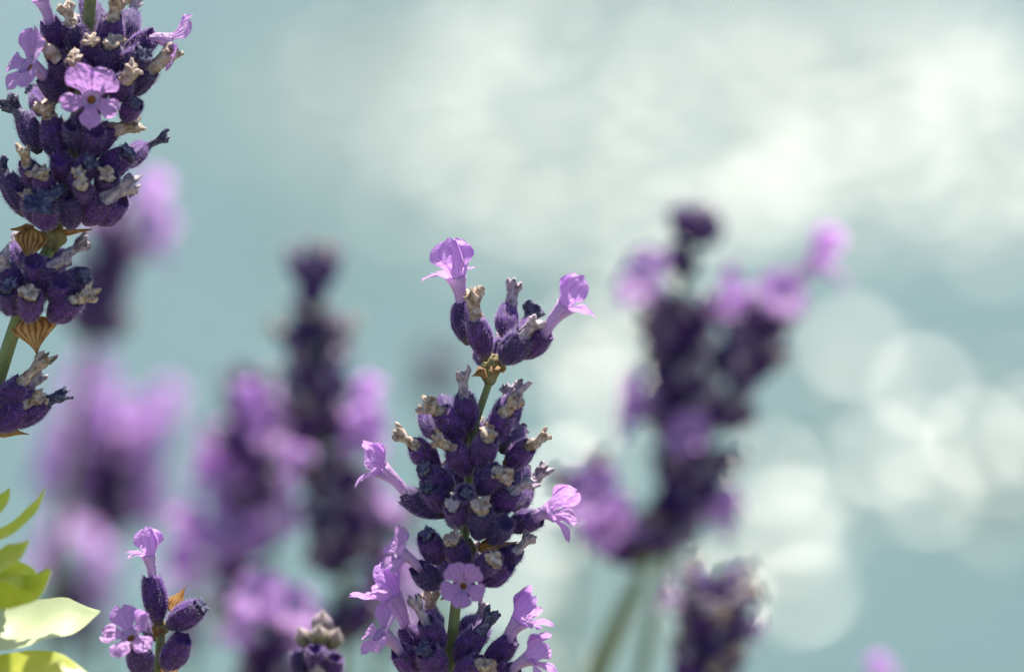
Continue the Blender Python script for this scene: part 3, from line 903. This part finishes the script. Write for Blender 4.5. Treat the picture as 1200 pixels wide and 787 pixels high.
# ------------------------------------------------------------------ spikes out of focus behind
def soft_spike(path, d, label, root, whorls, flowers, name='lavender_spike', seed=0, group=None, lean=(28, 66)):
    """whorls: (spot, calyx count, length of stem it covers in photo pixels); flowers: spots of open lilac flowers"""
    sp = Spike(path, d, label, root, name, far=True, group=group)
    rng = random.Random(seed or label); ax = sp.axis
    px = d / 4000
    def near(q):
        pt = P(q[0], q[1], d)
        i = min(range(len(ax)), key=lambda k: (ax[k] - pt).length)
        t = (ax[max(i - 1, 0)] - ax[min(i + 1, len(ax) - 1)]).normalized()
        return ax[i], t
    for (q, n, cover, *ln_) in whorls:
        le = ln_[0] if ln_ else lean
        o, t = near(q)
        x = t.cross(FWD).normalized(); y = t.cross(x)
        for k in range(n):
            a = 6.283 * (k * 0.618 + rng.random() * 0.15)
            r = x * math.cos(a) + y * math.sin(a)
            tl = rad(rng.uniform(*le))
            dirn = t * math.cos(tl) + r * math.sin(tl)
            base = o + t * (rng.uniform(-0.5, 0.5) * cover * px) + r * 1.0 * MM - t * 2.5 * MM
            ln = rng.uniform(5.6, 6.8)
            k2 = ln / 6.2
            cal = put('calyx', rng.choice(CALYX_FAR), sp.root, frame(base, dirn, Vector((rng.gauss(0, 1), rng.gauss(0, 1), 0.1)), (k2 * 1.15, k2 * 1.15, k2)))
            if rng.random() < (0.35 if ln_ else 0.8):
                cd = (dirn + Vector((rng.gauss(0, 1), rng.gauss(0, 1), rng.gauss(0, 1))) * 0.2).normalized()
                put('withered_corolla', rng.choice(CAPS_FAR[rng.choice('tgggg')]), cal, frame(base + dirn * (ln - 0.8) * MM, cd, FWD, (1.15, 1.15, rng.uniform(0.7, 1.0))))
    for fl in flowers:
        q, tow = fl[:2], (fl[2] if len(fl) > 2 else 3.0)
        k = fl[3] if len(fl) > 3 else 1.15
        o, t = near((q[0], q[1] + 20))
        tip = P(q[0], q[1], d - tow * MM)
        v = (tip - o).normalized()
        base = o + v * 0.6 * MM
        ln = max(5.0, min(7.0, (tip - o).length / MM * 0.5))
        cal = put('calyx', rng.choice(CALYX_FAR), sp.root, frame(base, v, UPC, (1, 1, ln / 6.2)))
        m = base + v * (ln - 1) * MM
        sp.flower(m, tip, rng.choice(('frill', 'front', 'hood')), (rng.uniform(-0.4, 0.4), 1, 0.3), k * 1.2, cal)
    return sp

soft_spike([(815, 250), (808, 300), (796, 350), (796, 420), (802, 500), (800, 600), (770, 700), (750, 800)], 0.655,
           'blurred lavender spike topped by a small detached violet whorl, on its own stalk', (0.05, 0.64),
           [((815, 272), 8, 8, (12, 42)), ((806, 310), 2, 20, (10, 30)), ((788, 365), 9, 24), ((786, 400), 13, 36), ((790, 450), 14, 40), ((795, 500), 12, 40), ((798, 550), 12, 40)],
           [(775, 348, 3, 1.25), (832, 358, 3, 1.25), (748, 472, 3, 1.2), (735, 485, 1, 1.1), (862, 368, 1)])
soft_spike([(905, 350), (885, 395), (862, 445), (838, 495), (812, 560), (778, 630), (742, 688), (692, 787), (670, 830)], 0.65,
           'blurred dark lavender spike slanting, a pale flower at its leaning tip', (0.02, 0.62),
           [((895, 385), 9, 30), ((875, 430), 14, 40), ((848, 485), 15, 44), ((822, 545), 14, 44), ((798, 590), 8, 30), ((780, 630), 11, 26)],
           [(940, 322, 2, 1.35), (905, 362, 4, 1.0), (808, 515, 6, 0.9), (822, 600, 4, 1.1), (800, 590, 3)])
soft_spike([(682, 545), (702, 575), (735, 625), (752, 665), (735, 720), (700, 800)], 0.64,
           'blurred short side shoot with lilac flowers joining the slanting spike', (0.015, 0.63),
           [((690, 560), 6, 20), ((745, 640), 6, 20)],
           [(700, 575, 3), (716, 605, 3, 1.2), (728, 628, 4, 1.1)])
soft_spike([(842, 668), (838, 700), (832, 740), (822, 800), (815, 850)], 0.615,
           'blurred dull plum lavender head standing apart before sparkling water', (0.06, 0.60),
           [((842, 690), 12, 30), ((840, 720), 13, 30), ((834, 750), 14, 36), ((825, 790), 10, 30)],
           [(892, 738, 0, 0.75), (768, 692, 0, 0.75)])
soft_spike([(372, 290), (372, 340), (368, 400), (372, 480), (385, 560), (400, 640), (405, 720), (402, 800)], 0.655,
           'tall blurred lavender spike with a small violet crown above a pale brown neck', (-0.06, 0.65),
           [((372, 318), 9, 6, (12, 45)), ((372, 350), 3, 14, (10, 30)), ((370, 390), 9, 30), ((366, 440), 13, 44), ((370, 495), 14, 44), ((380, 560), 12, 40), ((396, 610), 12, 44), ((405, 650), 14, 44), ((405, 720), 8, 40)],
           [(408, 485, 3, 1.2), (402, 528, 4, 1.3), (418, 520, 1, 1.1), (318, 478, 2, 1.2), (310, 505, 3, 1.0), (350, 600, 4), (440, 590, 2)])
soft_spike([(292, 430), (294, 500), (290, 580), (288, 660), (290, 740), (292, 800)], 0.69,
           'blurred pinkish lavender spike crowded with open pale flowers', (-0.09, 0.68),
           [((292, 470), 7, 40), ((290, 530), 12, 50), ((286, 590), 13, 50), ((286, 640), 12, 50), ((288, 700), 10, 40)],
           [(285, 440, 1, 1.2), (300, 475, 2, 1.2), (255, 530, 2), (275, 595, 3, 1.4), (255, 640, 3, 1.4), (282, 650, 4, 1.4), (235, 665, 2, 1.2), (325, 560, 2), (305, 520, 4)])
soft_spike([(128, 480), (130, 540), (128, 620), (120, 720), (118, 800)], 0.82,
           'very blurred purple lavender head behind the short young spike', (-0.12, 0.8),
           [((130, 520), 8, 40), ((128, 570), 10, 40), ((125, 610), 8, 30)],
           [(95, 500, 2, 1.7), (165, 495, 2, 1.7), (110, 520, 5, 1.5), (150, 530, 5, 1.5), (100, 590, 3, 1.5), (160, 600, 3, 1.4), (85, 545, 2, 1.5), (178, 550, 2, 1.4), (120, 470, 3, 1.4), (65, 570, 1, 1.3), (195, 600, 1, 1.3), (140, 505, 4, 1.3)])
soft_spike([(132, 225), (128, 290), (115, 360), (100, 440), (80, 560), (60, 700), (50, 800)], 0.72,
           'blurred lavender spike hidden behind the tall leaning spike', (-0.16, 0.7),
           [((126, 290), 8, 40), ((120, 330), 12, 50), ((112, 370), 10, 40)],
           [(150, 260, 2, 1.4), (140, 230, 2, 1.2), (160, 290, 2, 1.3), (130, 300, 3, 1.2)])
soft_spike([(318, 700), (318, 740), (315, 800), (312, 850)], 0.64,
           'blurred cluster of lilac flowers low beside the closed buds', (-0.05, 0.63),
           [((318, 760), 7, 30), ((316, 800), 6, 20)],
           [(310, 725, 3, 1.1), (330, 735, 3, 1.1), (300, 755, 3, 1.1), (335, 765, 2, 1.1)])
soft_spike([(80, 650), (82, 700), (80, 800)], 0.8,
           'very blurred purple lavender top low behind the green leaves', (-0.11, 0.83),
           [((82, 690), 8, 30), ((82, 730), 7, 30)],
           [(65, 670, 3, 1.3), (100, 680, 3, 1.3), (85, 650, 2, 1.2), (110, 710, 2, 1.2)])
soft_spike([(222, 690), (222, 740), (220, 810)], 0.80,
           'very blurred pale lavender tuft behind the short young spike', (-0.08, 0.9),
           [((222, 740), 6, 40)], [(215, 700, 2, 1.2), (240, 690, 2, 1.2)])
soft_spike([(446, 560), (448, 620), (446, 700), (440, 800)], 0.70,
           'blurred dark lavender spike just behind the sharp central one', (-0.03, 0.72),
           [((446, 600), 9, 40), ((446, 650), 9, 40), ((442, 700), 7, 40)], [(420, 570, 2), (455, 700, 3, 1.2), (470, 740, 3, 1.2)])
soft_spike([(516, 415), (514, 470), (512, 600), (505, 800)], 0.98,
           'faint far lavender tip melting into the water behind the crown flowers', (-0.03, 1.0),
           [((516, 425), 5, 16), ((515, 450), 4, 20)], [])
soft_spike([(1030, 830), (1028, 860), (1020, 920)], 0.66,
           'pale lilac lavender tip barely rising over bare teal water', (0.09, 0.7),
           [((1030, 855), 7, 20)], [(1030, 800, 3, 0.75), (1042, 812, 2, 0.7)])
soft_spike([(688, 600), (668, 690), (652, 790), (645, 850)], 0.86,
           'faint thin grey green stalk without flowers before white glints', (0.02, 0.85), [((688, 606), 3, 8)], [])

# ------------------------------------------------------------------ the leafy plant
def leaf_mesh(pts, widths, thick, mat, roll=0.0, fold=0.25):
    """a blade following the points, thicker along its folded midrib"""
    mb = MB(); sp = smooth_path(pts, 5); n = len(sp); NU = 9; top = []
    ws = np.interp(np.linspace(0, 1, n), np.linspace(0, 1, len(widths)), widths)
    for j, p in enumerate(sp):
        d = (sp[min(j + 1, n - 1)] - sp[max(j - 1, 0)]).normalized()
        side = d.cross(-FWD).normalized()
        nrm = side.cross(d)
        sd = side * math.cos(roll) + nrm * math.sin(roll); nm = nrm * math.cos(roll) - side * math.sin(roll)
        ra = []
        for i in range(NU):
            u = -1 + 2 * i / (NU - 1)
            w = ws[j] * (1 + 0.05 * noise.noise((j * 0.35, u * 2, ws[0] * 900)))
            q = p + sd * (u * w) + nm * (fold * w * u * u + 0.10 * w * math.sin(j * 0.6 + u))
            th = thick * math.sqrt(max(0.04, 1 - u * u))
            ra.append(mb.add(q + nm * th * 0.5, (0.5 + u / 2, j / n)))
        top.append(ra)
    for j in range(n - 1):
        for i in range(NU - 1):
            mb.face((top[j][i], top[j][i + 1], top[j + 1][i + 1], top[j + 1][i]))
    return mb.mesh('leaf', [mat])
def leafy_plant():
    d = 0.485
    foot = Vector((-0.085, 0.46, -0.01))
    root = bpy.data.objects.new('leafy_plant', None); COL.objects.link(root)
    root.location = foot; root.empty_display_size = 0.01; WM[root.name] = Matrix.Translation(foot)
    tag(root, 'bright yellow green leafy plant beside the short young spike', 'plant')
    st = [P(-70, 560, d), P(-62, 640, d), P(-55, 740, d), P(-55, 860, d)]
    me = tube_path(smooth_path(st + [foot.lerp(st[-1], 0.4), foot]), 1.0 * MM, 1.6 * MM, M['stem'])
    me.transform(Matrix.Translation(-foot)); put('stem', me, root, Matrix.Translation(foot))
    px = d / 4000
    for (pts, ws, mat, roll, dd) in (
        ([(-66, 640), (-20, 632), (14, 622), (40, 598), (54, 573)], (5, 10, 13, 10, 1.0), 'leaf', 0.95, 0.000),
        ([(-68, 600), (-30, 610), (-6, 600), (6, 585), (12, 572)], (4, 12, 15, 11, 1.5), 'leaf', 0.8, 0.003),
        ([(-64, 690), (-30, 680), (0, 664), (20, 650), (35, 634)], (6, 20, 26, 20, 3), 'leaf', 1.0, -0.004),
        ([(-62, 700), (-20, 700), (14, 698), (40, 690), (60, 668)], (6, 18, 24, 20, 4), 'leaf', 0.7, -0.003),
        ([(-60, 690), (-30, 668), (0, 672), (30, 682), (46, 700)], (6, 20, 26, 20, 3), 'leaf', 1.0, -0.002),
        ([(-58, 760), (-10, 742), (40, 737), (85, 728), (118, 717)], (10, 42, 46, 32, 1.5), 'leaf_pale', 0.95, 0.008),
        ([(-58, 810), (-10, 792), (30, 784), (70, 784), (106, 792)], (8, 26, 30, 20, 2), 'leaf', 1.0, 0.0)):
        me = leaf_mesh([P(x, y, d + dd) for x, y in pts], [w * px for w in ws], 0.7 * MM, M[mat], roll)
        me.transform(Matrix.Translation(-foot)); put('leaf', me, root, Matrix.Translation(foot))
leafy_plant()
bpy.context.view_layer.update()
